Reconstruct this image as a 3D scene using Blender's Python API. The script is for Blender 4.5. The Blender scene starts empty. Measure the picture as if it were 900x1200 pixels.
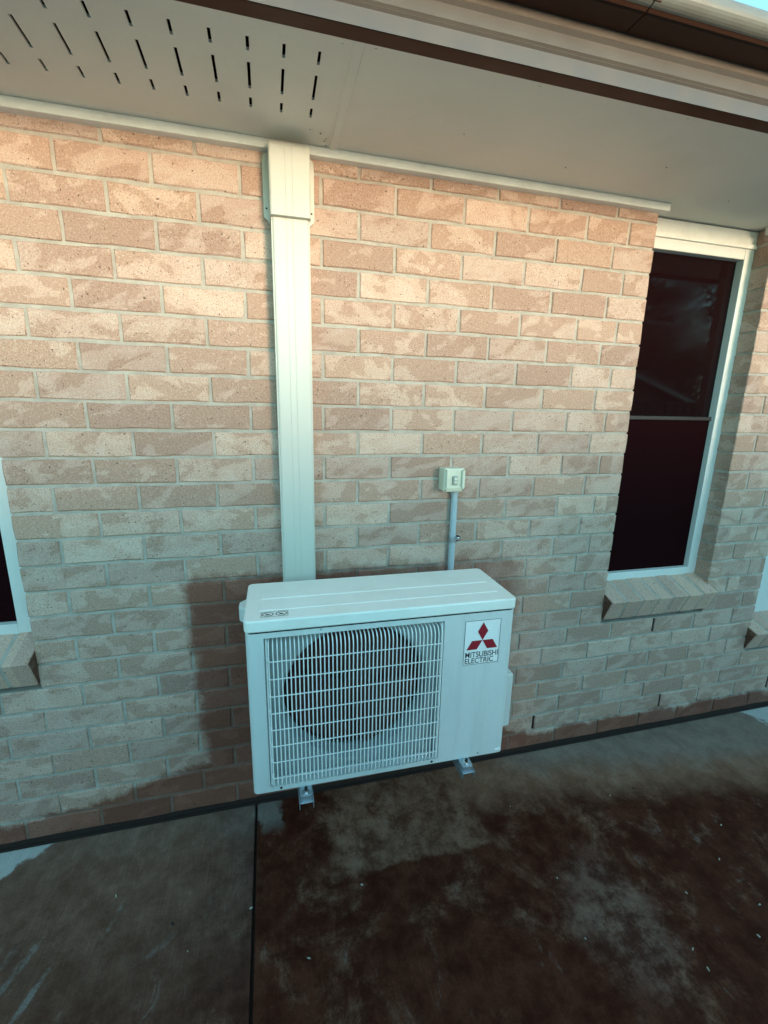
import bpy, bmesh, math, random
from mathutils import Matrix, Vector
R = math.radians
random.seed(7)
sc = bpy.context.scene
col = sc.collection

# ---------------------------------------------------------------- camera
cam_d = bpy.data.cameras.new('camera'); cam = bpy.data.objects.new('camera', cam_d); col.objects.link(cam)
RIGHT = Vector((0.96887628, -0.24681264, 0.01903357)); DOWN = Vector((-0.03798123, -0.22419469, -0.97380397)); FWD = Vector((0.24461436, 0.94277265, -0.22659116))
CAM = Vector((0.6557, -1.5612, 1.5557))
m3 = Matrix((RIGHT, -DOWN, -FWD)).transposed()
cam.matrix_world = Matrix.Translation(CAM) @ m3.to_4x4()
cam_d.sensor_fit = 'VERTICAL'; cam_d.sensor_height = 24.0; cam_d.sensor_width = 18.0
FPX = 520.627
cam_d.lens = FPX / 1200 * 24.0
cam_d.clip_start = 0.02; cam_d.clip_end = 500
sc.camera = cam

def project(p):                       # world point -> photo pixel (900 x 1200); used to choose which bricks show largest
    d = Vector(p) - CAM
    z = d.dot(FWD)
    if z < 0.05: return None
    return 450 + FPX * d.dot(RIGHT) / z, 600 + FPX * d.dot(DOWN) / z

# ---------------------------------------------------------------- light
SUN_EL, SUN_AZ = 2.6, 160.0           # degrees; azimuth clockwise from +Y: low evening sun behind the camera, to its right
w = bpy.data.worlds.new('World'); sc.world = w; w.use_nodes = True
wn = w.node_tree.nodes; wl = w.node_tree.links
bg = wn['Background']
sky = wn.new('ShaderNodeTexSky'); sky.sky_type = 'NISHITA'; sky.sun_disc = False
sky.sun_elevation = R(SUN_EL); sky.sun_rotation = R(SUN_AZ); sky.air_density = 1.0; sky.dust_density = 0.4; sky.ozone_density = 2.5
tint = wn.new('ShaderNodeMix'); tint.data_type = 'RGBA'; tint.blend_type = 'MULTIPLY'; tint.inputs[0].default_value = 1
tint.inputs[7].default_value = (0.54, 1.01, 1.01, 1)
sat = wn.new('ShaderNodeHueSaturation'); sat.inputs['Saturation'].default_value = 0.58
wl.new(sky.outputs[0], sat.inputs['Color']); wl.new(sat.outputs[0], tint.inputs[6]); wl.new(tint.outputs[2], bg.inputs[0])
bg.inputs[1].default_value = 0.15
sd = bpy.data.lights.new('sun', 'SUN'); so = bpy.data.objects.new('sun', sd); col.objects.link(so)
sd.energy = 0.345; sd.angle = R(12); sd.color = (1.0, 0.66, 0.46)
to_sun = Vector((math.sin(R(SUN_AZ)) * math.cos(R(SUN_EL)), math.cos(R(SUN_AZ)) * math.cos(R(SUN_EL)), math.sin(R(SUN_EL))))
so.rotation_euler = to_sun.to_track_quat('Z', 'Y').to_euler(); so.location = (3, -8, 4)
vs = sc.view_settings
vs.view_transform = 'Standard'; vs.look = 'None'; vs.gamma = 1; vs.use_curve_mapping = False
vs.exposure = 3.42
sc.cycles.use_denoising = True
sc.cycles.max_bounces = 8

# ---------------------------------------------------------------- helpers
def tag(o, label=None, cat=None, group=None, kind=None):
    if label: o['label'] = label
    if cat: o['category'] = cat
    if group: o['group'] = group
    if kind: o['kind'] = kind
    return o

def empty(name, loc=(0, 0, 0), rz=0.0, parent=None):
    o = bpy.data.objects.new(name, None); col.objects.link(o)
    o.location = loc; o.rotation_euler.z = rz; o.empty_display_size = 0.1
    if parent: o.parent = parent
    return o

def link(name, me, mat, parent=None, loc=(0, 0, 0), smooth=False):
    if mat is not None and not me.materials: me.materials.append(mat)
    o = bpy.data.objects.new(name, me); col.objects.link(o); o.location = loc
    if parent: o.parent = parent
    if smooth:
        for p in me.polygons: p.use_smooth = True
    return o

class MB:
    def __init__(s): s.v = []; s.f = []
    def quad(s, *pts):
        n = len(s.v); s.v += [tuple(p) for p in pts]; s.f.append(tuple(range(n, n + len(pts)))); return s
    def box(s, x0, x1, y0, y1, z0, z1):
        n = len(s.v)
        s.v += [(x0, y0, z0), (x1, y0, z0), (x1, y1, z0), (x0, y1, z0), (x0, y0, z1), (x1, y0, z1), (x1, y1, z1), (x0, y1, z1)]
        s.f += [tuple(n + i for i in q) for q in ((3, 2, 1, 0), (4, 5, 6, 7), (0, 1, 5, 4), (1, 2, 6, 5), (2, 3, 7, 6), (3, 0, 4, 7))]; return s
    def prism_x(s, prof, x0, x1, closed=True):      # profile of (y, z) points swept along x
        n = len(s.v); k = len(prof)
        s.v += [(x0, y, z) for y, z in prof] + [(x1, y, z) for y, z in prof]
        for i in range(k if closed else k - 1):
            j = (i + 1) % k; s.f.append((n + i, n + j, n + k + j, n + k + i))
        if closed: s.f += [tuple(range(n, n + k))[::-1], tuple(range(n + k, n + 2 * k))]
        return s
    def prism_z(s, prof, z0, z1):                   # profile of (x, y) points swept along z
        n = len(s.v); k = len(prof)
        s.v += [(x, y, z0) for x, y in prof] + [(x, y, z1) for x, y in prof]
        for i in range(k):
            j = (i + 1) % k; s.f.append((n + i, n + j, n + k + j, n + k + i))
        s.f += [tuple(range(n, n + k))[::-1], tuple(range(n + k, n + 2 * k))]
        return s
    def prism_y(s, prof, y0, y1):                   # profile of (x, z) points swept along y
        n = len(s.v); k = len(prof)
        s.v += [(x, y0, z) for x, z in prof] + [(x, y1, z) for x, z in prof]
        for i in range(k):
            j = (i + 1) % k; s.f.append((n + i, n + j, n + k + j, n + k + i))
        s.f += [tuple(range(n, n + k))[::-1], tuple(range(n + k, n + 2 * k))]
        return s
    def tube(s, path, r, seg=8, cap=True):
        path = [Vector(p) for p in path]; rings = []
        for i, p in enumerate(path):
            t = (path[min(i + 1, len(path) - 1)] - path[max(i - 1, 0)]).normalized()
            a = t.cross(Vector((1, 0, 0)) if abs(t.x) < 0.8 else Vector((0, 0, 1))).normalized(); b = t.cross(a)
            n = len(s.v); rings.append(n)
            for k in range(seg):
                q = 2 * math.pi * k / seg; s.v.append(tuple(p + r * (a * math.cos(q) + b * math.sin(q))))
        for i in range(len(rings) - 1):
            for k in range(seg):
                j = (k + 1) % seg; s.f.append((rings[i] + k, rings[i] + j, rings[i + 1] + j, rings[i + 1] + k))
        if cap: s.f += [tuple(rings[0] + k for k in range(seg)), tuple(rings[-1] + k for k in range(seg))[::-1]]
        return s
    def mesh(s, name, bevel=0.0, seg=2, angle=30, normals=True):
        me = bpy.data.meshes.new(name); me.from_pydata(s.v, [], s.f)
        if normals or bevel:
            bm = bmesh.new(); bm.from_mesh(me)
            if bevel:
                bmesh.ops.recalc_face_normals(bm, faces=bm.faces[:])
                es = [e for e in bm.edges if len(e.link_faces) == 2 and e.calc_face_angle(0) > R(angle)]
                bmesh.ops.bevel(bm, geom=es, offset=bevel, segments=seg, profile=0.5, affect='EDGES', clamp_overlap=True)
            bmesh.ops.recalc_face_normals(bm, faces=bm.faces[:]); bm.to_mesh(me); bm.free()
        return me
    def build(s, name, mat, parent=None, bevel=0.0, seg=2, angle=30, smooth=False, loc=(0, 0, 0)):
        return link(name, s.mesh(name, bevel, seg, angle), mat, parent, loc, smooth)

def disc_prof(cx, cz, r, n=24, a0=0): return [(cx + r * math.cos(a0 + 2 * math.pi * i / n), cz + r * math.sin(a0 + 2 * math.pi * i / n)) for i in range(n)]

# ---------------------------------------------------------------- node expression helper
class NX:
    def __init__(s, mat):
        s.t = mat.node_tree; s.N = s.t.nodes; s.L = s.t.links
    def put(s, sock, v):
        if hasattr(v, 'is_linked') or isinstance(v, bpy.types.NodeSocket): s.L.new(v, sock)
        elif isinstance(v, (tuple, list)):
            sock.default_value = tuple(v) + ((1,) if len(v) == 3 and sock.type == 'RGBA' else ())
        else: sock.default_value = v
    def m(s, op, a, b=0.0, c=0.0, clamp=False):
        n = s.N.new('ShaderNodeMath'); n.operation = op; n.use_clamp = clamp
        s.put(n.inputs[0], a); s.put(n.inputs[1], b); s.put(n.inputs[2], c); return n.outputs[0]
    def v(s, op, a, b=(0, 0, 0)):
        n = s.N.new('ShaderNodeVectorMath'); n.operation = op; s.put(n.inputs[0], a); s.put(n.inputs[1], b); return n.outputs[0]
    def xyz(s, a):
        n = s.N.new('ShaderNodeSeparateXYZ'); s.L.new(a, n.inputs[0]); return n.outputs
    def comb(s, x, y, z):
        n = s.N.new('ShaderNodeCombineXYZ')
        for i, q in enumerate((x, y, z)): s.put(n.inputs[i], q)
        return n.outputs[0]
    def pos(s):
        return s.N.new('ShaderNodeNewGeometry').outputs['Position']
    def noise(s, vec, scale, detail=3, rough=.5, dist=0.0, w=None):
        n = s.N.new('ShaderNodeTexNoise')
        if w is not None: n.noise_dimensions = '4D'; s.put(n.inputs['W'], w)
        s.L.new(vec, n.inputs['Vector']); n.inputs['Scale'].default_value = scale; n.inputs['Detail'].default_value = detail
        n.inputs['Roughness'].default_value = rough; n.inputs['Distortion'].default_value = dist
        return n.outputs['Fac']
    def white(s, vec):
        n = s.N.new('ShaderNodeTexWhiteNoise'); n.noise_dimensions = '3D'; s.L.new(vec, n.inputs['Vector']); return n.outputs['Value']
    def step(s, x, lo, hi, a=0.0, b=1.0):
        n = s.N.new('ShaderNodeMapRange'); n.interpolation_type = 'SMOOTHSTEP'
        s.put(n.inputs[0], x)
        for i, q in zip((1, 2, 3, 4), (lo, hi, a, b)): n.inputs[i].default_value = q
        return n.outputs[0]
    def mix(s, f, a, b, mode='MIX'):
        n = s.N.new('ShaderNodeMix'); n.data_type = 'RGBA'; n.blend_type = mode
        s.put(n.inputs[0], f); s.put(n.inputs[6], a); s.put(n.inputs[7], b); return n.outputs[2]
    def bump(s, h, strength, dist):
        n = s.N.new('ShaderNodeBump'); n.inputs['Strength'].default_value = strength; n.inputs['Distance'].default_value = dist
        s.L.new(h, n.inputs['Height']); return n.outputs[0]

def new_mat(name, base=(.5, .5, .5), rough=.5, metal=0.0, spec=.5):
    m = bpy.data.materials.new(name); m.use_nodes = True
    b = m.node_tree.nodes['Principled BSDF']
    b.inputs['Base Color'].default_value = tuple(base) + (1,); b.inputs['Roughness'].default_value = rough
    b.inputs['Metallic'].default_value = metal; b.inputs['Specular IOR Level'].default_value = spec
    return m, b, NX(m)

def paint(name, base, rough=.45, metal=0.0, dirt=.12, scale=6, streak=False, dirt_col=(.18, .13, .09), spec=.5, bumpy=.0):
    m, b, x = new_mat(name, base, rough, metal, spec)
    p = x.pos()
    if streak: p2 = x.v('MULTIPLY', p, (6, 6, .6))
    else: p2 = p
    n1 = x.noise(p2, scale, 5, .6); n2 = x.noise(p, 70, 3, .6)
    f = x.m('ADD', x.step(n1, .42, .75, 0, dirt), x.step(n2, .55, .75, 0, dirt * .5), clamp=True)
    b_c = x.mix(f, base, dirt_col); x.L.new(b_c, b.inputs['Base Color'])
    x.L.new(x.step(n1, .3, .7, rough - .06, rough + .1), b.inputs['Roughness'])
    if bumpy: x.L.new(x.bump(x.noise(p, 220, 2, .5), bumpy, .001), b.inputs['Normal'])
    return m

# ---------------------------------------------------------------- materials
Z0, BH, BW, JT = 2.335, .086, .24, .010

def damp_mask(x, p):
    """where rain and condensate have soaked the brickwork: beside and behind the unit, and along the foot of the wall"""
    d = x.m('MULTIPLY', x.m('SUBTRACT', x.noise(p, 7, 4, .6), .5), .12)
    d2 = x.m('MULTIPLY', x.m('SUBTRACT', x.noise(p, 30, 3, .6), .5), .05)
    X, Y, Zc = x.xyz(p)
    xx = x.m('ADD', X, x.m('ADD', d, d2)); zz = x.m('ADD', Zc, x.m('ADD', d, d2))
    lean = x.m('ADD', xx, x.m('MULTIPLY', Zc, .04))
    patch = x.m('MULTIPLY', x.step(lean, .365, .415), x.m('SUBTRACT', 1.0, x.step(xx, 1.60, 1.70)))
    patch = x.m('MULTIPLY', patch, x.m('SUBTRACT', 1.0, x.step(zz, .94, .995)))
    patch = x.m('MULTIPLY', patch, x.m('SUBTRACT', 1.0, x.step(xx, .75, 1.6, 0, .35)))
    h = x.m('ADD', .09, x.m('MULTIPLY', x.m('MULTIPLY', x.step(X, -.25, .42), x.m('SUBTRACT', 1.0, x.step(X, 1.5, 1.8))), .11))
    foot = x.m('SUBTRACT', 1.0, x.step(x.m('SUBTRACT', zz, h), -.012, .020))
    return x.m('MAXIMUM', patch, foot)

def brick_material(name, sill=False):
    m, b, x = new_mat(name, rough=.85, spec=.3)
    p = x.pos(); X, Y, Zc = x.xyz(p)
    if sill:
        idv = x.comb(x.m('FLOOR', x.m('DIVIDE', X, .0836)), 3.0, 5.0)
    else:
        crs = x.m('FLOOR', x.m('DIVIDE', x.m('SUBTRACT', Z0, Zc), BH))
        odd = x.m('MODULO', x.m('ADD', crs, 40.0), 2.0)
        colm = x.m('FLOOR', x.m('ADD', x.m('DIVIDE', X, BW), x.m('MULTIPLY', odd, .5)))
        idv = x.comb(colm, crs, 1.0)
    r1 = x.white(idv); r2 = x.white(x.v('ADD', idv, (17.3, 4.1, 9.2))); r3 = x.white(x.v('ADD', idv, (3.3, 44.1, 2.2)))
    # smeared two-tone face: rounded tongues of darker slip over a paler body
    wq = x.m('MULTIPLY', r1, 60.0)
    ps = x.v('MULTIPLY', p, (1.0, 1.0, 1.5)); ps = x.comb(x.m('ADD', x.xyz(ps)[0], x.m('MULTIPLY', x.xyz(ps)[2], x.m('SUBTRACT', r2, .75))), x.xyz(ps)[1], x.xyz(ps)[2])
    n = x.noise(ps, 11.0, 2.2, .5, .5, w=wq)
    nb = x.m('ADD', n, x.m('MULTIPLY', x.m('SUBTRACT', x.noise(p, 160, 3, .6), .5), .16))
    thr = x.m('ADD', nb, x.m('MULTIPLY', x.m('SUBTRACT', r3, .5), .24))
    blot = x.step(thr, .475, .525)
    pale = x.step(thr, .60, .66)
    base = x.mix(blot, BR_DARK, BR_MID)
    base = x.mix(x.m('MULTIPLY', pale, .55), base, BR_PALE)
    if sill: base = x.mix(.75, base, BR_MID)
    g = x.noise(p, 190, 4, .75); g2 = x.noise(x.v('ADD', p, (3, 1, 7)), 270, 3, .7)
    base = x.mix(x.step(g, .50, .64, .0, .65), base, x.mix(.6, base, (.74, .64, .54)))
    base = x.mix(x.step(g2, .52, .66, .0, .70), base, x.mix(.7, base, (.13, .06, .035)))
    pit = x.step(x.noise(p, 120, 1, .5), .70, .735)
    base = x.mix(x.m('MULTIPLY', pit, .8), base, (.06, .028, .02))
    base = x.mix(1.0, base, x.mix(r2, (.86, .84, .85), (1.10, 1.10, 1.08)), 'MULTIPLY')
    if sill: base = x.mix(1.0, base, (1.18, 1.15, 1.12), 'MULTIPLY')  # sill bricks coloured brighter for the light falling on their tops
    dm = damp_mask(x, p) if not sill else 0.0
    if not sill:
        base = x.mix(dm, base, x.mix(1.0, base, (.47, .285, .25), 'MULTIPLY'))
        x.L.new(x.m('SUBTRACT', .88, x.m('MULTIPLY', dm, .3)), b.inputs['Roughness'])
    x.L.new(base, b.inputs['Base Color'])
    h = x.m('ADD', x.m('MULTIPLY', g, .6), x.m('ADD', x.m('MULTIPLY', x.noise(p, 90, 3, .6), .8), x.m('MULTIPLY', pit, -1.2)))
    x.L.new(x.bump(h, .7, .0022), b.inputs['Normal'])
    return m
BR_DARK, BR_MID, BR_PALE = (.450, .278, .208), (.550, .370, .292), (.615, .455, .375)
M = {}
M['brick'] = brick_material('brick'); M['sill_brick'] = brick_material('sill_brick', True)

def mortar_material():
    m, b, x = new_mat('mortar', rough=.95, spec=.2)
    p = x.pos()
    n = x.noise(p, 18, 4, .6); g = x.noise(p, 500, 3, .7)
    c = x.mix(x.step(n, .35, .65), (.43, .375, .32), (.53, .47, .405))
    c = x.mix(x.step(g, .45, .75, 0, .35), c, (.25, .20, .15))
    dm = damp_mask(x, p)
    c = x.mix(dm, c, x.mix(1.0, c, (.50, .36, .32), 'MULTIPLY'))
    x.L.new(c, b.inputs['Base Color'])
    x.L.new(x.bump(x.m('ADD', g, x.noise(p, 60, 3, .6)), .6, .003), b.inputs['Normal'])
    return m
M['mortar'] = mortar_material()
M['burnt'] = paint('burnt_brick', (.115, .045, .026), .9, dirt=.6, scale=45, dirt_col=(.30, .20, .15))

def concrete_material():
    m, b, x = new_mat('concrete', rough=.6, spec=.05)
    p = x.pos(); X, Y, Zc = x.xyz(p)
    big = x.noise(p, 3.1, 10, .74, .5); mid = x.noise(p, 11, 9, .76); fine = x.noise(p, 200, 4, .75)
    broom = x.noise(x.v('MULTIPLY', p, (170, 9, 1)), 1.0, 4, .6)
    dist = x.m('MULTIPLY', x.m('SUBTRACT', x.noise(p, 6, 5, .65), .5), .22)
    yy = x.m('ADD', Y, dist)
    # soaked concrete nearly black-brown, half-dry brown, dried strip by the wall grey
    wet = x.mix(x.step(mid, .35, .68), (.036, .0092, .0050), (.084, .026, .0145))
    half = x.mix(x.step(mid, .3, .7), (.165, .077, .048), (.255, .148, .100))
    dry = x.mix(x.step(mid, .3, .7), (.16, .145, .13), (.24, .22, .20))
    c = wet
    blot = x.step(big, .50, .66)
    c = x.mix(x.m('MULTIPLY', blot, x.step(mid, .40, .60, .10, .60)), c, half)
    # band along the wall to the right, dried further out to the right
    reach = x.m('ADD', -.20, x.m('MULTIPLY', x.step(X, 1.3, 3.0), -.22))
    bandr = x.m('MULTIPLY', x.step(x.m('SUBTRACT', yy, reach), -.10, .10), x.step(x.m('ADD', X, dist), 1.25, 1.5))
    c = x.mix(x.m('MULTIPLY', bandr, .95), c, half)
    greyr = x.m('MULTIPLY', x.step(x.m('SUBTRACT', yy, reach), .06, .22), x.step(X, 1.5, 1.8))
    c = x.mix(x.m('MULTIPLY', greyr, .55), c, dry)
    # left slab: grey band beside the wall
    bandl = x.m('MULTIPLY', x.step(yy, -.20, -.06), x.m('SUBTRACT', 1.0, x.step(X, .54, .56)))
    c = x.mix(x.m('MULTIPLY', bandl, .95), c, x.mix(.55, half, dry))
    lft = x.m('SUBTRACT', 1.0, x.step(X, .545, .56))
    c = x.mix(x.m('MULTIPLY', lft, x.step(Y, -.7, -.12, .12, .60)), c, x.mix(x.step(mid, .3, .7), (.066, .045, .036), (.122, .093, .080)))
    pd = x.m('SQRT', x.m('ADD', x.m('POWER', x.m('SUBTRACT', X, 1.66), 2.0), x.m('MULTIPLY', x.m('POWER', x.m('ADD', Y, .70), 2.0), .55)))
    pale_p = x.m('MULTIPLY', x.m('SUBTRACT', 1.0, x.step(x.m('ADD', pd, x.m('MULTIPLY', dist, .9)), .04, .20)), x.step(mid, .40, .60, .2, 1.0))
    c = x.mix(x.m('MULTIPLY', pale_p, .5), c, x.mix(.4, half, dry))
    leftw = x.m('MULTIPLY', x.m('SUBTRACT', 1.0, x.step(X, .3, .62)), x.step(yy, -.75, -.2, .12, .5))
    c = x.mix(leftw, c, half)
    # half-dried tongue of run-off in front of the unit with a hard lower edge
    px_ = x.m('ADD', X, x.m('MULTIPLY', dist, .9)); py_ = x.m('ADD', Y, x.m('MULTIPLY', dist, .45))
    tongue = x.m('MULTIPLY', x.m('MULTIPLY', x.step(px_, .80, .86), x.m('SUBTRACT', 1.0, x.step(px_, 1.36, 1.42))), x.step(py_, -.392, -.372))
    c = x.mix(x.m('MULTIPLY', tongue, x.step(mid, .38, .6, .30, .70)), c, half)
    chip = x.m('MULTIPLY', x.m('MULTIPLY', x.step(px_, .560, .575), x.m('SUBTRACT', 1.0, x.step(px_, .63, .66))), x.step(py_, -.18, -.10))
    c = x.mix(x.m('MULTIPLY', chip, .7), c, dry)
    # scuffed dry scars
    scar = x.m('MULTIPLY', x.step(x.noise(x.v('MULTIPLY', p, (2.2, 1, 1)), 6.5, 10, .78, 1.2), .56, .66), x.step(mid, .46, .60))
    c = x.mix(x.m('MULTIPLY', scar, .28), c, dry)
    # worn pale drag marks on the left slab
    for ex, ey, ang, rl, rw, k_ in ((-.085, -.415, 66, .075, .011, .8), (-.025, -.50, 70, .060, .009, .7), (-.13, -.39, 62, .03, .012, .6), (.135, -.335, 75, .045, .008, .5), (.30, -.44, 35, .07, .010, .35), (.42, -.37, 80, .05, .018, .3)):
        ca, sa = math.cos(R(ang)), math.sin(R(ang))
        dx_, dy_ = x.m('SUBTRACT', x.m('ADD', X, x.m('MULTIPLY', dist, .22)), ex), x.m('SUBTRACT', x.m('ADD', Y, x.m('MULTIPLY', dist, .3)), ey)
        e1 = x.m('DIVIDE', x.m('ADD', x.m('MULTIPLY', dx_, ca), x.m('MULTIPLY', dy_, sa)), rl)
        e2 = x.m('DIVIDE', x.m('SUBTRACT', x.m('MULTIPLY', dy_, ca), x.m('MULTIPLY', dx_, sa)), rw)
        q_ = x.m('ADD', x.m('ADD', x.m('MULTIPLY', e1, e1), x.m('MULTIPLY', e2, e2)), x.m('MULTIPLY', x.m('SUBTRACT', x.noise(p, 38, 6, .75), .5), 6.0))
        c = x.mix(x.m('MULTIPLY', x.m('MULTIPLY', x.m('SUBTRACT', 1.0, x.step(q_, .1, 1.6)), x.step(mid, .40, .58, .25, 1.0)), k_), c, dry)
    # fully dry corners at either end
    cl = x.m('MULTIPLY', x.m('SUBTRACT', 1.0, x.step(x.m('ADD', x.m('MULTIPLY', X, .8), x.m('MULTIPLY', yy, -.9)), -.11, -.085)), 1.0)
    cr = x.step(x.m('ADD', px_, x.m('MULTIPLY', py_, .5)), 3.05, 3.07)
    c = x.mix(x.m('MAXIMUM', cl, cr), c, (.42, .42, .40))
    c = x.mix(x.step(broom, .45, .75, 0, .35), c, x.mix(1.0, c, (1.7, 1.6, 1.5), 'MULTIPLY'))
    c = x.mix(x.step(fine, .56, .68, 0, .55), c, x.mix(1.0, c, (2.2, 2.1, 2.0), 'MULTIPLY'))
    x.L.new(c, b.inputs['Base Color'])
    x.L.new(x.step(mid, .3, .7, .42, .75), b.inputs['Roughness'])
    h = x.m('ADD', x.m('MULTIPLY', broom, .7), x.m('ADD', x.m('MULTIPLY', fine, .4), mid))
    x.L.new(x.bump(h, .55, .003), b.inputs['Normal'])
    return m
M['concrete'] = concrete_material()

def ground_material():
    m, b, x = new_mat('ground', rough=.95, spec=.2)
    p = x.pos()
    c = x.mix(x.step(x.noise(p, 1.3, 5, .6), .4, .62), (.20, .17, .13), (.07, .085, .035))
    c = x.mix(x.step(x.noise(p, 60, 4, .7), .5, .75, 0, .6), c, (.33, .29, .24))
    x.L.new(c, b.inputs['Base Color']); return m
M['ground'] = ground_material()
M['bounce_gravel'] = paint('pale_bounce_gravel', (.58, .54, .47), .9, dirt=.5, scale=40)
M['soil'] = new_mat('soil', (.030, .014, .010), .95)[0]
M['white'] = paint('unit_white_shaded', (.66, .68, .66), .38, dirt=.13, scale=4, bumpy=.05, streak=True)  # casing white toned down to read as shaded against the lid
M['lid'] = paint('lid_white_lit', (.86, .85, .79), .34, dirt=.14, scale=7, dirt_col=(.42, .36, .27))  # same white toned up: light on the top put into the colour
M['grille'] = paint('grille_wire', (.88, .87, .85), .35, dirt=.10)
M['recess'] = paint('recess_panel', (.30, .33, .33), .5, dirt=.2)
M['dark'] = new_mat('fan_dark', (.085, .022, .017), .55)[0]
M['fan'] = new_mat('fan_blade', (.075, .024, .019), .4)[0]
M['gal'] = paint('galvanised_steel', (.42, .47, .52), .38, metal=.75, dirt=.25, scale=20)
M['steel'] = new_mat('bolt_steel', (.62, .62, .62), .25, 1.0)[0]
M['rubber'] = new_mat('rubber', (.015, .015, .016), .7)[0]
M['duct'] = paint('duct_pvc', (.60, .575, .51), .36, dirt=.10, scale=2.5, streak=True, dirt_col=(.45, .38, .28))
M['trim'] = paint('trim_paint', (.84, .82, .76), .5, dirt=.18, scale=9, dirt_col=(.35, .28, .2))
M['soffit'] = paint('soffit_paint', (.80, .77, .69), .7, dirt=.10, scale=3, dirt_col=(.3, .25, .2))
M['fascia'] = paint('fascia_paint', (.125, .098, .083), .36, dirt=.06, scale=12, dirt_col=(.25, .2, .16))
M['brown'] = paint('gutter_paint', (.085, .034, .021), .5, spec=.12, dirt=.10, scale=10, dirt_col=(.10, .07, .05))
M['lip'] = paint('gutter_lip_skylit', (.22, .20, .17), .35, dirt=.25, scale=14, dirt_col=(.12, .07, .05))  # paler than the gutter: sky highlight on the roll put into the colour
M['alu'] = paint('window_frame_paint', (.72, .72, .68), .35, dirt=.10, scale=8)
M['iso'] = paint('switch_plastic', (.72, .70, .56), .42, dirt=.12, scale=20)
M['iso_grey'] = new_mat('switch_grey', (.32, .34, .33), .4)[0]
M['conduit'] = paint('conduit_pvc', (.42, .50, .54), .42, dirt=.10, scale=12)
M['red'] = new_mat('logo_red', (.30, .010, .022), .4)[0]
M['ink'] = new_mat('ink', (.018, .020, .022), .5)[0]
M['screw'] = new_mat('screw_dark', (.05, .045, .04), .5, .6)[0]
M['roof'] = paint('roof_sheet', (.12, .07, .05), .5)
gm, gb, gx = new_mat('window_glass', (.010, .0035, .004), .03, spec=.16)
gx.L.new(gx.step(gx.noise(gx.pos(), 3, 4, .6), .3, .7, .03, .10), gb.inputs['Roughness'])
M['glass'] = gm
M['rail'] = new_mat('rail_dark', (.008, .007, .0075), .5)[0]
M['screen'] = new_mat('flyscreen_mesh', (.0135, .0028, .0036), .9, spec=.03)[0]

# ================================================================ SETTING
g = MB().quad((-60, -60, -.13), (60, -60, -.13), (60, 40, -.13), (-60, 40, -.13)).build('ground', M['ground'])
tag(g, kind='structure')
sub = MB().box(-6, 9, -1.9, -.002, -.12, -.02).build('concrete_paving', M['soil'])
tag(sub, kind='structure')
for a, bq in ((-6, -2.05), (-2.04, .5475), (.5565, 3.75), (3.76, 9)):
    s = MB().box(a, bq, -1.9, -.014, -.05, 0).build('concrete_slab', M['concrete'], sub, bevel=.005, seg=2)
MB().box(-6, 9, -.014, -.0005, -.06, -.004).build('expansion_strip', M['soil'], sub)
MB().box(-3.2, 6.2, .006, .24, -.06, .0172).build('base_gap', M['soil'], sub)  # dark fill standing in for the gap under the bottom course
yard = MB().box(-12, 14, -4.3, -1.92, -.12, -.03).build('bounce_path', M['bounce_gravel']); tag(yard, kind='structure')  # unseen pale ground added to bounce light up to the soffit

# ================================================================ BRICK WALL
OPEN = [(-1.32, -.12, 20), (2.10, 2.685, 20), (3.03, 4.23, 23)]   # x0, x1, lowest open course
TOPZ = 2.309
SETBACK = .0045
wall = empty('brick_wall', (0, 0, 0))
tag(wall, 'pink-tan brick house wall with smeared two-tone bricks and pale mortar', 'wall')
mb = MB()
xs = [-3.2] + sorted([o[0] - SETBACK * -1 * -1 for o in OPEN] + [o[1] for o in OPEN]) + [6.2]
def solid(x, z):
    for a, bq, c in OPEN:
        if a < x < bq and z > Z0 - BH * c: return False
    return True
mortar_x = sorted([-3.2, 6.2] + [o[0] - .003 for o in OPEN] + [o[1] + .003 for o in OPEN])
zc = sorted({.0175, TOPZ} | {Z0 - BH * o[2] - .003 for o in OPEN})
for i in range(len(mortar_x) - 1):
    for k in range(len(zc) - 1):
        xm, zm = (mortar_x[i] + mortar_x[i + 1]) / 2, (zc[k] + zc[k + 1]) / 2
        if solid(xm, zm): mb.box(mortar_x[i], mortar_x[i + 1], SETBACK, .24, zc[k], zc[k + 1])
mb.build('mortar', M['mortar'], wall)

# ---- brick pieces
pieces = []
for c in range(1, 28):
    zt = Z0 - BH * (c - 1) - JT / 2; zb_ = zt - (BH - JT)
    zt = min(zt, TOPZ)
    spans = [(-3.2, 6.2)]
    for a, bq, oc in OPEN:
        if c <= oc:
            spans = [q for s in spans for q in ((s[0], min(s[1], a)), (max(s[0], bq), s[1])) if q[1] - q[0] > .02]
    for s0, s1 in spans:
        off = 0.0 if c % 2 else .12
        cuts = [s0]
        k = math.ceil((s0 + .055 - off) / BW)
        while off + k * BW < s1 - .055:
            cuts.append(off + k * BW); k += 1
        if abs(s1 - 2.10) < 1e-6:                       # closers at the window corner
            cuts = [q for q in cuts if q < 1.95]
            if c % 2 == 0: cuts.append(1.98)
        if abs(s0 - 2.685) < 1e-6 and s1 < 3.1:
            cuts = [s0, s0 + (.12 if c % 2 else .24)]
        cuts.append(s1)
        for a, bq in zip(cuts, cuts[1:]):
            la = a + (0 if a in (o[1] for o in OPEN) else JT / 2); lb = bq - (0 if bq in (o[0] for o in OPEN) else JT / 2)
            pieces.append((la, lb, zb_, zt, c))

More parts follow.
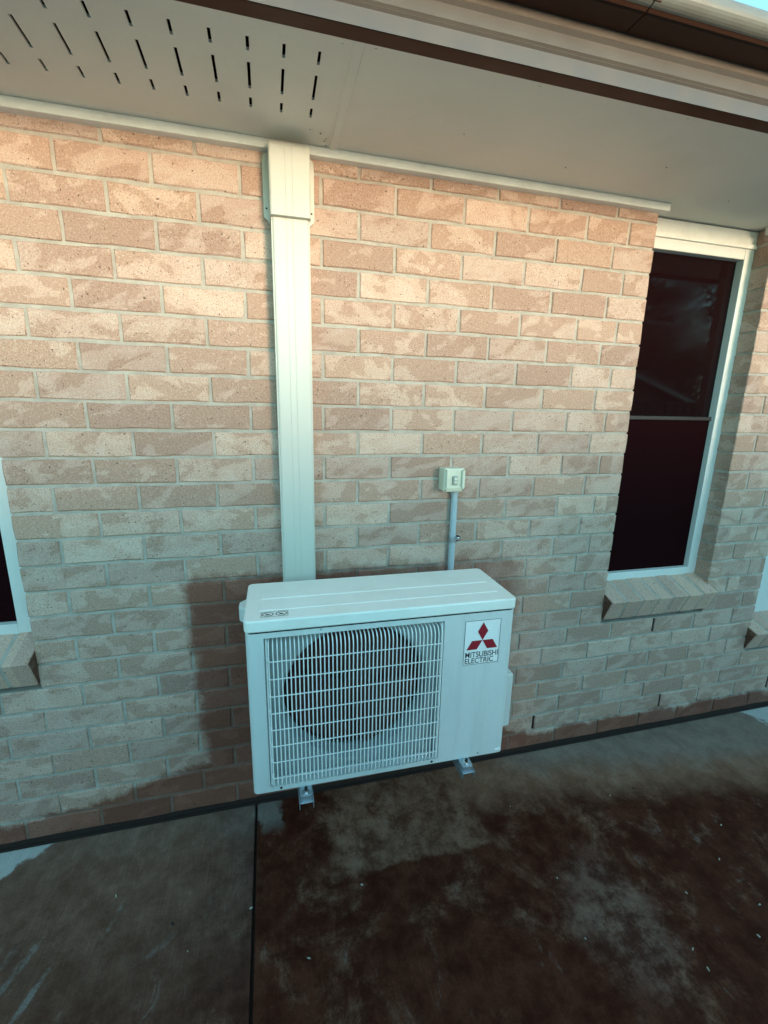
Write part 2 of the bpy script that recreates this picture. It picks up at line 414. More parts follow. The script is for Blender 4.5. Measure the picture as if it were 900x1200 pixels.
brick_cache = {}
def brick_mesh(wd, h, variant):
    key = (round(wd, 3), round(h, 3), variant)
    if key in brick_cache: return brick_cache[key]
    rr = random.Random(hash(key) & 0xffff)
    wd, h = key[0], key[1]
    n = max(2, int(wd / .05)); pts = []
    for i in range(n): pts.append((wd * i / n, 0))
    pts.append((wd, 0)); pts.append((wd, h * .5))
    for i in range(n): pts.append((wd - wd * i / n, h))
    pts.append((0, h)); pts.append((0, h * .5))
    bev = .0030
    outer, inner = [], []
    for (x, z) in pts:
        jx, jz = rr.uniform(-.0013, .0013), rr.uniform(-.0016, .0016)
        ox, oz = x + jx, z + jz
        dx = 1 if x == 0 else (-1 if x == wd else 0); dz = 1 if z == 0 else (-1 if z == h else 0)
        b_ = bev * rr.uniform(.5, 1.5)
        outer.append((ox, b_ * .9, oz)); inner.append((ox + dx * b_, rr.uniform(-.0006, .0006), oz + dz * b_))
    k = len(pts); v = inner + outer + [(x, .105, z) for (x, _, z) in outer]
    f = [tuple(range(k))]
    for i in range(k):
        j = (i + 1) % k
        f.append((i, j, k + j, k + i)[::-1]); f.append((k + i, k + j, 2 * k + j, 2 * k + i)[::-1])
    me = bpy.data.meshes.new('brick'); me.from_pydata(v, [], f); me.materials.append(M['brick'])
    brick_cache[key] = me
    return me

def screen_area(p):
    q = [project((x, 0, z)) for x, z in ((p[0], p[2]), (p[1], p[2]), (p[1], p[3]), (p[0], p[3]))]
    if any(t is None for t in q): return 0
    u0, u1 = min(t[0] for t in q), max(t[0] for t in q); v0, v1 = min(t[1] for t in q), max(t[1] for t in q)
    iw = min(u1, 900) - max(u0, 0); ih = min(v1, 1200) - max(v0, 0)
    if iw <= 0 or ih <= 0: return 0
    cu, cv = (u0 + u1) / 2, (v0 + v1) / 2
    if 292 < u0 and u1 < 602 and 700 < v0 and v1 < 895: return 0       # behind the unit
    return iw * ih
ranked = sorted(pieces, key=screen_area, reverse=True)
NB = 300 - 7 - 14
rest = MB()
for i, p in enumerate(ranked):
    wd, h = p[1] - p[0], p[3] - p[2]
    if i < 285 and screen_area(p) > 0:
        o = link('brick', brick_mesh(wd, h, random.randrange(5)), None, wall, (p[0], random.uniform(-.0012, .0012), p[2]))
    else:
        me = brick_mesh(wd, h, random.randrange(2)); n0 = len(rest.v)
        dy = random.uniform(-.0012, .0012)
        rest.v += [(q.co.x + p[0], q.co.y + dy, q.co.z + p[2]) for q in me.vertices]
        rest.f += [tuple(n0 + i_ for i_ in pl.vertices) for pl in me.polygons]
rm = bpy.data.meshes.new('outer_bricks'); rm.from_pydata(rest.v, [], rest.f)
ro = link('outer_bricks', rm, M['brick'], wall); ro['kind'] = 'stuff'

# weep holes: dark slabs painting the shade of open perpends, lower courses
for x_, c in ((.60, 26), (1.80, 26), (2.52, 26), (3.24, 26), (2.40, 21)):
    zt = Z0 - BH * (c - 1) - JT / 2
    MB().box(x_ - .0042, x_ + .0042, .0012, .02, zt - .07, zt - .002).build('weep_hole', M['soil'], wall)

# ---- brick-on-edge window sills
def sill(x0, x1, ztop, end=0):
    n = round((x1 - x0) / .0836); pitch = (x1 - x0) / n
    tilt = R(22)
    par = empty('window_sill', (0, 0, 0), parent=wall)
    # local frame: u outwards-down along the slope, v up from it
    def P(u, v):          # u=0 at back top, v=0 top surface
        return (.085 - u * math.cos(tilt) + v * math.sin(tilt) * -1, ztop - u * math.sin(tilt) + v * math.cos(tilt))
    depth = .1456
    prof = [P(0, -.002), P(depth - .0025, -.0025), P(depth - .0025, -.107), P(0, -.104)]
    MB().prism_x(prof, x0 + .006, x1 - .006).build('mortar', M['mortar'], par)
    for i in range(n):
        a, bq = x0 + i * pitch + .005, x0 + (i + 1) * pitch - .005
        j = [random.uniform(-.002, .002) for _ in range(3)]
        pr = [P(0, j[0]), P(depth + j[1], j[0]), P(depth + j[1], -.110), P(0, -.110)]
        MB().prism_x(pr, a, bq).build('brick', M['sill_brick'], par, bevel=.003, seg=1)
    # burnt brown cut end of the outermost brick
    rr = random.Random(3); pe = [P(.012, -.004)] + [P(depth - .003 - rr.uniform(0, .004), -.003 - .104 * q / 5) for q in range(6)] + [P(.02, -.103)]
    xe = (x1 - .0045, x1 - .0025) if end > 0 else (x0 + .0025, x0 + .0045)
    MB().prism_x(pe, *xe).build('brick_end', M['burnt'], par)
    return par
sill(2.098, 2.70, .791, end=-1)
sill(-1.36, -.116, .791, end=1)
sill(3.005, 4.26, .533, end=-1)

# ================================================================ WINDOWS
def window(x0, x1, z0, z1, label, mid=True, left=.046, right=.046):
    cx = (x0 + x1) / 2; y = .078
    t = empty('window', (cx, y, z0))
    tag(t, label, 'window')
    a, bq, h = x0 - cx, x1 - cx, z1 - z0
    fw = .046
    def bar(name, *bx, mat='alu', bev=.003): return MB().box(*bx).build(name, M[mat], t, bevel=bev)
    bar('frame_jamb', a - .004, a + left, 0, .06, 0, h); bar('frame_jamb', bq - right, bq + .004, 0, .06, 0, h)
    bar('frame_head', a + left, bq - right, .001, .06, h - .045, h); bar('frame_sill', a + left, bq - right, .001, .06, .006, .05)
    bar('sill_lip', a - .002, bq + .002, -.012, .03, -.012, .006)
    # sashes
    zr = h * .52
    MB().box(a + left - .002, bq - right + .002, .034, .040, zr, h - .04).build('glass_pane', M['glass'], t)
    MB().box(a + left - .002, bq - right + .002, .026, .030, .04, zr).build('flyscreen', M['screen'], t)
    if mid: MB().box(a + left - .002, bq - right + .002, .018, .046, zr - .009, zr + .009).build('meeting_rail', M['rail'], t, bevel=.003)
    return t
wm = window(2.10, 2.685, .772, 2.245, 'tall narrow dark window with white frame between the brick piers, recessed above its brick sill')
hb = MB().box(-.2945, .2945, -.003, .06, 1.476, 1.536).build('head_board', M['trim'], wm, bevel=.003)
MB().box(-.2935, .2935, -.009, .0, 1.468, 1.484).build('head_bead', M['trim'], wm, bevel=.002)
window(-1.32, -.12, .772, 2.30, 'dark window with white frame next to the soaked foot of the wall, left of the cable duct', right=.074)
window(3.03, 4.23, .512, 2.30, 'dark window with lower sill beyond the narrow brick pier', left=.24)  # left jamb widened to stand in for a pale pane beside the pier

# ================================================================ EAVES
SZ = 2.312
ev = empty('eaves', (0, 0, SZ)); tag(ev, 'painted flat eaves lining with rows of vent slots over the brick wall', 'eaves')
def soffit_sheet(name, x0, x1, slots):
    xc = {x0, x1}; yc = {-.452, .30}
    for s in slots:
        xc |= {s[0], s[1]}; yc |= {s[2], s[3]}
    xc, yc = sorted(xc), sorted(yc); vid = {}; v = []; f = []
    def vi(i, k):
        if (i, k) not in vid: vid[(i, k)] = len(v); v.append((xc[i], yc[k], 0))
        return vid[(i, k)]
    for i in range(len(xc) - 1):
        for k in range(len(yc) - 1):
            xm, ym = (xc[i] + xc[i + 1]) / 2, (yc[k] + yc[k + 1]) / 2
            if any(s[0] < xm < s[1] and s[2] < ym < s[3] for s in slots): continue
            f.append((vi(i, k), vi(i, k + 1), vi(i + 1, k + 1), vi(i + 1, k)))
    me = bpy.data.meshes.new(name); me.from_pydata(v, [], f)
    bm = bmesh.new(); bm.from_mesh(me)
    r = bmesh.ops.extrude_face_region(bm, geom=bm.faces[:])
    bmesh.ops.translate(bm, verts=[q for q in r['geom'] if isinstance(q, bmesh.types.BMVert)], vec=(0, 0, .006))
    bmesh.ops.recalc_face_normals(bm, faces=bm.faces[:]); bm.to_mesh(me); bm.free()
    return link(name, me, M['soffit'], ev)
slots = []
for k in range(26):
    xk = .796 - .0765 * k
    if xk < -1.2: break
    for (a, bq) in ((-.385, -.345), (-.310, -.222), (-.188, -.150)):
        slots.append((xk - .0035, xk + .0035, a - .002, bq - .002))
soffit_sheet('soffit_sheet', -3.2, .870, slots)
soffit_sheet('soffit_sheet', .880, 6.2, [])
MB().prism_y([(.862, -.0005), (.866, -.005), (.884, -.005), (.888, -.0005)], -.452, -.02).build('joint_strip', M['soffit'], ev)
for xn in (.40, .84, .91, 1.32, 1.75, 2.2):
    for yn in (-.425, -.06):
        MB().prism_z(disc_prof(xn + random.uniform(-.01, .01), yn + random.uniform(-.006, .006), .0032, 10), -.0012, .001).build('nail_head', M['soffit'], ev)
for xn, yn, rn in ((.83, -.09, .0022), (.845, -.055, .0015), (.80, -.10, .0012), (.852, -.035, .0018), (1.6, -.13, .0018), (1.22, -.2, .0013), (1.9, -.22, .002), (2.3, -.1, .0015)):
    MB().prism_z(disc_prof(xn, yn, rn, 7), -.0016, .0).build('fly_speck', M['screw'], ev)
def trim_x(x0, x1, yb): return MB().prism_x([(yb + .004, 0), (yb + .004, -.027), (yb - .024, -.025), (yb - .026, -.0005)], x0, x1).build('cornice_trim', M['trim'], ev, bevel=.002)
trim_x(-.12 - .01, 2.125, 0); trim_x(2.668, 3.04, 0)
MB().box(2.668, 2.687, .002, .036, -.030, -.0005).build('cornice_trim', M['trim'], ev, bevel=.002)
trim_x(-3.2, -1.31, 0); trim_x(4.22, 6.2, 0)

fa = empty('fascia', (0, -.47, SZ)); tag(fa, 'ribbed pale metal fascia along the eaves edge with brown underside', 'fascia')
MB().box(-3.2, 6.2, .0185, .024, -.004, .112).build('fascia_back', M['brown'], fa)
MB().box(-3.2, 6.2, -.0195, .0185, -.010, -.004).build('fascia_lip', M['brown'], fa)
fp = [(-.0200, -.010), (-.0200, .022), (-.0245, .026), (-.0200, .030), (-.0245, .034), (-.0210, .037), (-.0210, .062), (-.0270, .068), (-.0230, .074), (-.0230, .112), (-.017, .112), (-.017, -.010)]
MB().prism_x(fp, -3.2, 6.2).build('fascia_face', M['fascia'], fa)

gt = empty('gutter', (0, -.494, 2.402)); tag(gt, 'brown steel roof gutter with rounded front edge coloured pale for sky light and a butt seam', 'gutter')
def gutter(x0, x1):
    p = [(0, 0), (-.054, -.003), (-.058, -.0005), (-.062, -.003), (-.070, .0005)]
    back = [(-.0685, .003), (-.054, .0005), (0, .003)]
    MB().prism_x(p + back, x0, x1).build('gutter_base', M['brown'], gt)
    c = (-.070, .0235); q = [(c[0] + .0235 * math.cos(a), c[1] + .0235 * math.sin(a)) for a in [R(270 - 13 * i) for i in range(15)]]
    q2 = [(c[0] + .021 * math.cos(a), c[1] + .021 * math.sin(a)) for a in [R(270 - 13 * i) for i in range(15)]]
    MB().prism_x(q + q2[::-1], x0, x1).build('gutter_front', M['lip'], gt, smooth=False)
gutter(-3.2, 1.478); gutter(1.4815, 6.2)
MB().box(1.464, 1.496, -.084, -.002, .0032, .008).build('joint_sleeve', M['brown'], gt)

rf = MB()
rf.prism_x([(-.50, 2.43), (-.50, 2.455), (4.0, 4.285), (4.0, 4.26)], -3.4, 6.4)
tag(rf.build('roof', M['roof']), 'dark sheet roof sloping up behind the gutter', 'roof')
hs = MB().box(-3.2, 6.2, .30, .36, -.05, 3.0).build('inner_wall', M['soil']); tag(hs, 'inner leaf behind the brick face and windows', 'wall')

# ================================================================ CABLE DUCT
dt = empty('pipe_duct', (.742, 0, .55)); tag(dt, 'tall cream plastic pipe duct running up the brick wall to the eaves', 'duct')
def duct_prof(hw, d, r=.007, grooves=True):
    pts = [(-hw, -.001), (-hw, -d + r)]
    pts += [(-hw + r - r * math.cos(a), -d + r - r * math.sin(a)) for a in (R(30), R(60), R(90))]
    if grooves:
        for gx_ in (-.014, .006):
            pts += [(gx_ - .0014, -d), (gx_, -d + .0009), (gx_ + .0014, -d)]
    pts += [(hw - r + r * math.sin(a), -d + r - r * math.cos(a)) for a in (0, R(30), R(60), R(90))]
    pts += [(hw, -.001)]
    return pts
MB().prism_z(duct_prof(.0535, .062), 0.0, 1.60).build('duct_channel', M['duct'], dt)
for s in (-1, 1): MB().box(s * .0545 - .002, s * .0545 + .002, -.058, -.001, 0, 1.58).build('side_rail', M['duct'], dt, bevel=.001)
cap = MB().prism_z(duct_prof(.0585, .078), 1.548, 1.715)
co = cap.build('end_cover', M['duct'], dt)
# curved shoulder that turns the cover back to the wall
mbk = MB(); pr = duct_prof(.0585, .078, grooves=True); rings = []
for i in range(7):
    a = R(15 * i); sc_ = math.cos(a) * .55 + .45
    rings.append([(x_, y_ * sc_, 1.715 + .030 * math.sin(a)) for x_, y_ in pr])
for ring in rings: mbk.v += ring
kk = len(pr)
for i in range(len(rings) - 1):
    for k in range(kk - 1):
        mbk.f.append((i * kk + k, i * kk + k + 1, (i + 1) * kk + k + 1, (i + 1) * kk + k))
mbk.f.append(tuple((len(rings) - 1) * kk + k for k in range(kk)))
mbk.build('cover_shoulder', M['duct'], co)
for s in (-1, 1):
    pts = [(s * .0565, 1.545), (s * .076, 1.562), (s * .076, 1.715), (s * .071, 1.728), (s * .0565, 1.735)]
    MB().prism_y(pts, -.010, -.0005).build('flange', M['duct'], co, bevel=.0015)
    MB().prism_y(disc_prof(s * .067, 1.585, .0028, 10), -.0112, -.009).build('screw', M['screw'], co)

# ================================================================ ISOLATOR SWITCH AND CONDUIT
iso = empty('isolator_switch', (1.310, 0, 1.262)); tag(iso, 'small cream weatherproof isolator switch box on the brickwork', 'switch')
MB().box(-.037, .039, -.040, .004, 0, .084).build('enclosure', M['iso'], iso, bevel=.004)
MB().box(-.040, .042, -.060, -.039, -.002, .086).build('cover', M['iso'], iso, bevel=.006)
for s in (-1, 1): MB().box(s * .031 - .005 + .001, s * .031 + .005 + .001, -.072, -.058, .012, .080).build('guard_rib', M['iso'], iso, bevel=.002)
MB().box(-.026, .028, -.066, -.058, .010, .018).build('guard_rib', M['iso'], iso, bevel=.002)
rk = MB().box(-.009, .011, -.068, -.058, .026, .058).build('rocker_plate', M['iso_grey'], iso, bevel=.003)
MB().box(-.0055, .0075, -.0735, -.067, .043, .0535).build('rocker', M['iso'], rk, bevel=.002)
MB().box(-.0055, .0075, -.0715, -.067, .0305, .041).build('rocker', M['iso'], rk, bevel=.002)
for (a, bq) in ((-.034, .005), (.036, .005), (-.034, .079), (.036, .079)):
    MB().prism_y(disc_prof(a, bq, .0028, 10), -.0612, -.059).build('screw', M['screw'], iso)
cd = empty('conduit', (1.333, -.0185, .62)); tag(cd, 'blue-grey plastic conduit dropping from the switch box behind the unit', 'conduit')
MB().tube([(0, 0, 0), (0, 0, .30), (-.001, 0, .645)], .0125, 14).build('pipe', M['conduit'], cd, smooth=False)
MB().tube([(-.001, 0, .628), (-.001, 0, .645)], .0155, 14).build('collar', M['conduit'], cd)
sad = MB().tube([(0, 0, .434), (0, 0, .458)], .0160, 14).build('saddle_clip', M['gal'], cd)
MB().box(.012, .030, .006, .0185, .436, .456).build('clip_tab', M['gal'], sad, bevel=.001)
MB().prism_y(disc_prof(.024, .446, .0085, 14), -.006, .008).build('screw_head', M['steel'], sad, bevel=.002)
MB().prism_y(disc_prof(.024, .446, .0125, 14), .004, .0075).build('washer', M['rubber'], sad)

# ================================================================ AIR CONDITIONER
ac = empty('air_conditioner', (.574, -.439, .459), -.013)
tag(ac, 'white box-shaped outdoor air conditioner with round fan behind a wire grille, raised on wall brackets', 'air conditioner')
W, H, D = .790, .516, .262
# body with an opening for the fan recess, corners rounded
OX0, OX1, OZ0, OZ1 = .047, .563, .016, .492
body = MB()
rc = .014
def rounded(x0, x1, y0, y1, r, n=4):
    pts = []
    for cx, cy, a0 in ((x0 + r, y0 + r, 180), (x1 - r, y0 + r, 270), (x1 - r, y1 - r, 0), (x0 + r, y1 - r, 90)):
        for i in range(n + 1):
            a = R(a0 + 90 * i / n); pts.append((cx + r * math.cos(a), cy + r * math.sin(a)))
    return pts
shell = rounded(0, W, 0, D, rc)
n = len(shell)
body.v += [(x_, y_, 0) for x_, y_ in shell] + [(x_, y_, H) for x_, y_ in shell]
for i in range(n):
    j = (i + 1) % n
    a, bq = shell[i], shell[j]
    if abs(a[1]) < 1e-6 and abs(bq[1]) < 1e-6: continue      # the front face is made below with its opening
    body.f.append((i, j, n + j, n + i))
body.f.append(tuple(range(n))[::-1]); body.f.append(tuple(range(n, 2 * n)))
F0, F1 = rc, W - rc
for (a, bq, c, d_) in ((F0, OX0, 0, H), (OX1, F1, 0, H), (OX0, OX1, 0, OZ0), (OX0, OX1, OZ1, H)):
    body.quad((a, 0, c), (bq, 0, c), (bq, 0, d_), (a, 0, d_))
RD = .036
body.quad((OX0, 0, OZ0), (OX0, RD, OZ0), (OX0, RD, OZ1), (OX0, 0, OZ1)); body.quad((OX1, 0, OZ0), (OX1, 0, OZ1), (OX1, RD, OZ1), (OX1, RD, OZ0))
body.quad((OX0, 0, OZ0), (OX1, 0, OZ0), (OX1, RD, OZ0), (OX0, RD, OZ0)); body.quad((OX0, 0, OZ1), (OX0, RD, OZ1), (OX1, RD, OZ1), (OX1, 0, OZ1))
me = body.mesh('body', normals=False); 
bm = bmesh.new(); bm.from_mesh(me); bmesh.ops.remove_doubles(bm, verts=bm.verts[:], dist=1e-5); bmesh.ops.recalc_face_normals(bm, faces=bm.faces[:]); bm.to_mesh(me); bm.free()
bo = link('body', me, M['white'], ac)
# recess panel with bell-mouth hole
CX, CZ, CR = .309, .262, .224
rp = MB(); ns = 64
def sq(a):
    c, s = math.cos(a), math.sin(a); k = 1e9
    if c > 1e-9: k = min(k, (OX1 - CX) / c)
    if c < -1e-9: k = min(k, (OX0 - CX) / c)
    if s > 1e-9: k = min(k, (OZ1 - CZ) / s)
    if s < -1e-9: k = min(k, (OZ0 - CZ) / s)
    return CX + k * c, CZ + k * s
angs = sorted([2 * math.pi * i / ns for i in range(ns)] + [math.atan2(z_ - CZ, x_ - CX) % (2 * math.pi) for x_ in (OX0, OX1) for z_ in (OZ0, OZ1)])
prof = [(None, RD), (1.03, RD - .001), (1.0, RD + .004), (.975, RD + .016), (.97, RD + .06)]
for a in angs:
    for q, y_ in prof:
        if q is None: x_, z_ = sq(a)
        else: x_, z_ = CX + CR * q * math.cos(a), CZ + CR * q * math.sin(a)
        rp.v.append((x_, y_, z_))
na, k = len(angs), len(prof)
for i in range(na):
    for q in range(k - 1):
        rp.f.append((i * k + q, ((i + 1) % na) * k + q, ((i + 1) % na) * k + q + 1, i * k + q + 1))
link('fan_shroud', rp.mesh('fan_shroud'), M['recess'], ac)
MB().prism_y(disc_prof(CX, CZ, CR * 1.02, 48), RD + .085, RD + .09).build('fan_cavity', M['dark'], ac)
fan = MB().prism_y(disc_prof(CX, CZ, .045, 24), RD + .022, RD + .075).build('fan', M['fan'], ac, bevel=.004)
for i in range(3):
    b_ = MB(); rows = []
    for r_ in (.04, .09, .14, .19, .203):
        row = []
        for t in (0, .25, .5, .75, 1):
            a = R(120 * i + 20) + R(95) * t * (1 - .12 * (r_ / .2)) + R(18) * (r_ / .2)
            row.append((CX + r_ * math.cos(a), RD + .03 + .035 * t + .004 * math.sin(t * math.pi), CZ + r_ * math.sin(a)))
        rows.append(row)
    for row in rows: b_.v += row
    for p_ in range(4):
        for q in range(4): b_.f.append((p_ * 5 + q, p_ * 5 + q + 1, (p_ + 1) * 5 + q + 1, (p_ + 1) * 5 + q))
    b_.build('fan_blade', M['fan'], fan, smooth=True)
# wire grille: each bar an own piece, bent back into the panel at top and bottom
gr = MB()
GX0, GX1, GZ0, GZ1 = .053, .557, .022, .484
GY = -.016
for s, xg in ((-1, GX0), (1, GX1)):
    gr.tube([(xg, .030, GZ0), (xg, .004, GZ0), (xg, .004, GZ1), (xg, .030, GZ1)], .0028, 6)
gr.tube([(GX0, .022, GZ1), (GX1, .022, GZ1)], .0022, 6); gr.tube([(GX0, .022, GZ0), (GX1, .022, GZ0)], .0022, 6)
go = gr.build('grille', M['grille'], ac)
NBAR = 44
bar = MB().tube([(0, .026, GZ0), (0, .006, GZ0 + .001), (0, GY + .008, GZ0 + .004), (0, GY, GZ0 + .016), (0, GY, GZ1 - .026), (0, GY + .003, GZ1 - .014), (0, GY + .012, GZ1 - .004), (0, .026, GZ1)], .0018, 6).mesh('grille_bar')
for i in range(NBAR):
    link('grille_bar', bar, M['grille'], go, (GX0 + (GX1 - GX0) * (i + .5) / NBAR, 0, 0))
cb = MB().tube([(GX0, .010, 0), (GX0 + .004, GY + .006, 0), (GX0 + .010, GY + .0034, 0), (GX1 - .010, GY + .0034, 0), (GX1 - .004, GY + .006, 0), (GX1, .010, 0)], .0017, 6).mesh('cross_bar')
for i in range(8):
    link('cross_bar', cb, M['grille'], go, (0, 0, .428 - .0532 * i))
# lid: pressed sheet with a skirt, three shallow ribs
lid = MB(); lp = rounded(-.003, W + .003, -.004, D + .003, .016)
lid_me = MB().prism_z(lp, H - .004, H + .030).mesh('top_lid', bevel=.005, seg=3, angle=50)
lo = link('top_lid', lid_me, M['lid'], ac)
for p_ in lid_me.polygons: p_.use_smooth = False
MB().prism_z(rounded(.001, W - .001, -.001, D, .015), H - .0075, H - .0035).build('lid_shadow_gap', M['rubber'], lo)
for y0, y1 in ((.052, .112), (.130, .190)):
    r_ = MB(); zt = H + .030
    r_.v += [(.035, y0, zt - .001), (W - .03, y0, zt - .001), (W - .03, y1, zt - .001), (.035, y1, zt - .001), (.040, y0 + .006, zt + .0018), (W - .035, y0 + .006, zt + .0018), (W - .035, y1 - .006, zt + .0018), (.040, y1 - .006, zt + .0018)]
    r_.f += [(4, 5, 6, 7), (0, 1, 5, 4), (1, 2, 6, 5), (2, 3, 7, 6), (3, 0, 4, 7)]
    r_.build('pressed_rib', M['lid'], lo)
# warning sticker on the lid
st = MB(); zt = H + .0322
def frame2d(mb_, x0, x1, y0, y1, t, z):
    for (a, bq, c, d_) in ((x0, x1, y0, y0 + t), (x0, x1, y1 - t, y1), (x0, x0 + t, y0 + t, y1 - t), (x1 - t, x1, y0 + t, y1 - t)):
        mb_.quad((a, c, z), (bq, c, z), (bq, d_, z), (a, d_, z))
frame2d(st, .042, .114, .016, .048, .0013, zt - .0018)
for cx in (.060, .096):
    for i in range(24):
        a0, a1 = 2 * math.pi * i / 24, 2 * math.pi * (i + 1) / 24
        pt = lambda a, k_: (cx + .0155 * k_ * math.cos(a), .032 + .0125 * k_ * math.sin(a), zt - .0018)
        st.quad(pt(a0, 1), pt(a1, 1), pt(a1, .84), pt(a0, .84))
    st.quad((cx - .011, .040, zt - .0018), (cx - .009, .041, zt - .0018), (cx + .011, .024, zt - .0018), (cx + .009, .023, zt - .0018))
    st.quad((cx - .008, .027, zt - .0018), (cx + .003, .027, zt - .0018), (cx + .005, .033, zt - .0018), (cx - .002, .034, zt - .0018))
st.build('warning_sticker', M['ink'], lo)
# side handle and valve cover, screws, drain tab
MB().prism_z([(-.024, .135), (-.024, .165), (.001, .195), (.001, .105)], H - .034, H + .014).build('side_handle', M['white'], ac, bevel=.005, seg=3)
MB().prism_z([(W - .001, .075), (W + .070, .085), (W + .070, .20), (W - .001, .21)], .02, .225).build('valve_cover', M['white'], ac, bevel=.006, seg=3)
for x_, z_ in ((.078, .009), (.543, .009), (.20, .504), (.70, .012)):
    MB().prism_y(disc_prof(x_, z_, .0034 if z_ < .01 else .0015, 10), -.0025, .001).build('screw', M['screw'], ac)
MB().box(.762, .782, -.003, .001, .010, .016).build('panel_tab', M['grille'], ac, bevel=.001)
# badge: outlined label, three lozenges and two lines of lettering
bd = MB(); yb = -.0006
def rect2(mb_, x0, x1, z0, z1, y): mb_.quad((x0, y, z0), (x1, y, z0), (x1, y, z1), (x0, y, z1))
plate = MB(); rect2(plate, .628, .745, .338, .484, -.0005); badge = plate.build('badge', M['grille'], ac)
fr = MB(); t_ = .0013
for a in ((.628, .745, .338, .338 + t_), (.628, .745, .484 - t_, .484), (.628, .628 + t_, .338 + t_, .484 - t_), (.745 - t_, .745, .338 + t_, .484 - t_)): rect2(fr, *a, -.0011)
fr.build('badge_border', M['ink'], badge)
cx, cz = .6875, .4175; L_ = .034
def loz(d_):
    a = R(d_); e = R(30)
    p0 = (cx, cz); p1 = (cx + L_ * math.cos(a - e), cz + L_ * math.sin(a - e)); p3 = (cx + L_ * math.cos(a + e), cz + L_ * math.sin(a + e))
    p2 = (p1[0] + p3[0] - cx, p1[1] + p3[1] - cz)
    o = MB(); o.quad(*[(x_, -.0012, z_) for x_, z_ in (p0, p1, p2, p3)]); o.build('logo_lozenge', M['red'], badge)
for d_ in (90, 210, 330): loz(d_)
def lettering(txt, x0, x1, z0, hgt):
    cu = bpy.data.curves.new('lettering', 'FONT'); cu.body = txt; cu.size = 1; cu.offset = .006; cu.space_character = 1.0
    to = bpy.data.objects.new('lettering_src', cu); col.objects.link(to)
    dg = bpy.context.evaluated_depsgraph_get(); me_ = bpy.data.meshes.new_from_object(to.evaluated_get(dg))
    bpy.data.objects.remove(to)
    xs_ = [q.co.x for q in me_.vertices]; ys_ = [q.co.y for q in me_.vertices]
    for q in me_.vertices:
        u = (q.co.x - min(xs_)) / (max(xs_) - min(xs_)); v_ = (q.co.y - min(ys_)) / (max(ys_) - min(ys_))
        q.co = (0, 0, 0) if False else (x0 + u * (x1 - x0), -.0012, z0 + v_ * hgt)
    link('lettering', me_, M['ink'], badge)
lettering('MITSUBISHI', .634, .742, .3620, .0185)
lettering('ELECTRIC', .634, .728, .3420, .0175)

# ================================================================ WALL BRACKETS
def bracket(xl, label):
    ca, sa = math.cos(-.013), math.sin(-.013)
    wx, wy = .574 + xl * ca, -.439 + xl * sa
    t = empty('wall_bracket', (wx, 0, .459)); tag(t, label, 'bracket', 'brackets under the air conditioner')
    y0 = wy - .044
    hw = .021
    b_ = MB(); zt = -.014
    th = .0025
    for x_ in (-hw, hw - th): b_.box(x_, x_ + th, y0, -.004, zt - .024, zt)
    b_.box(-hw + th, hw - th, y0 + .001, -.004, zt - th - .003, zt - .003)
    b_.build('arm', M['gal'], t, bevel=.0008, seg=1)
    MB().box(-hw, hw, -.008, .002, -.34, zt + .02).build('wall_leg', M['gal'], t, bevel=.001)
    MB().box(-.0015, .0015, wy + .06, -.006, -.30, zt - .036).quad((0, 0, 0), (0, 0, 0), (0, 0, 0)) if False else None
    st_ = MB(); st_.v += [(-.002, -.007, -.30), (-.002, -.007, -.05), (-.002, wy * .55, -.05), (.002, -.007, -.30), (.002, -.007, -.05), (.002, wy * .55, -.05)]
    st_.f += [(0, 1, 2), (5, 4, 3), (0, 3, 4, 1), (1, 4, 5, 2), (2, 5, 3, 0)]
    st_.build('gusset', M['gal'], t)
    for yy in (wy + .012, -.16):
        pass
    # unit foot and bolt at the front end
    ft = MB().prism_z(rounded(-.018, .018, y0 + .008, wy + .05, .009), zt - .004, .0005).build('unit_foot', M['gal'], t, bevel=.002)
    bt = MB().prism_z(disc_prof(0, wy - .022, .0085, 6), .0, .008).build('bolt', M['steel'], t, bevel=.001)
    MB().prism_z(disc_prof(0, wy - .022, .0115, 16), -.0002, .002).build('washer', M['steel'], bt)
    MB().prism_z(disc_prof(0, wy - .022, .0045, 10), .006, .017).build('bolt_thread', M['screw'], bt)
    MB().prism_z(rounded(-.017, .017, -.2, -.16, .006), zt - .004, .001).build('rubber_pad', M['rubber'], t)
bracket(.148, 'galvanised wall bracket arm under the fan side of the unit')
bracket(.652, 'galvanised wall bracket arm under the badge side of the unit')

# ================================================================ BEHIND THE CAMERA (fence added to shade the lower wall, trees to darken the panes)
fc = empty('shade_fence', (0, -4.4, -.13)); tag(fc, 'unseen ribbed sheet metal fence added to shade the lower wall', 'fence')
FT = 1.76
for i in range(10):
    xa = -9 + i * 2.4
    pf = []
    for k in range(12):
        x_ = xa + .05 + k * 2.3 / 12
        pf += [(x_, 0), (x_ + .05, 0), (x_ + .07, .03), (x_ + .12, .03), (x_ + .14, 0)]
    pr = [(x_, y_) for x_, y_ in pf] + [(x_, y_ + .004) for x_, y_ in reversed(pf)]
    MB().prism_z(pr, .05, FT + .11).build('fence_panel', M['roof'], fc)
    MB().box(xa - .03, xa + .03, -.03, .06, 0, FT + .13).build('fence_post', M['roof'], fc)
MB().box(-9, 15, -.02, .05, FT + .09, FT + .13).build('top_rail', M['roof'], fc, bevel=.006)

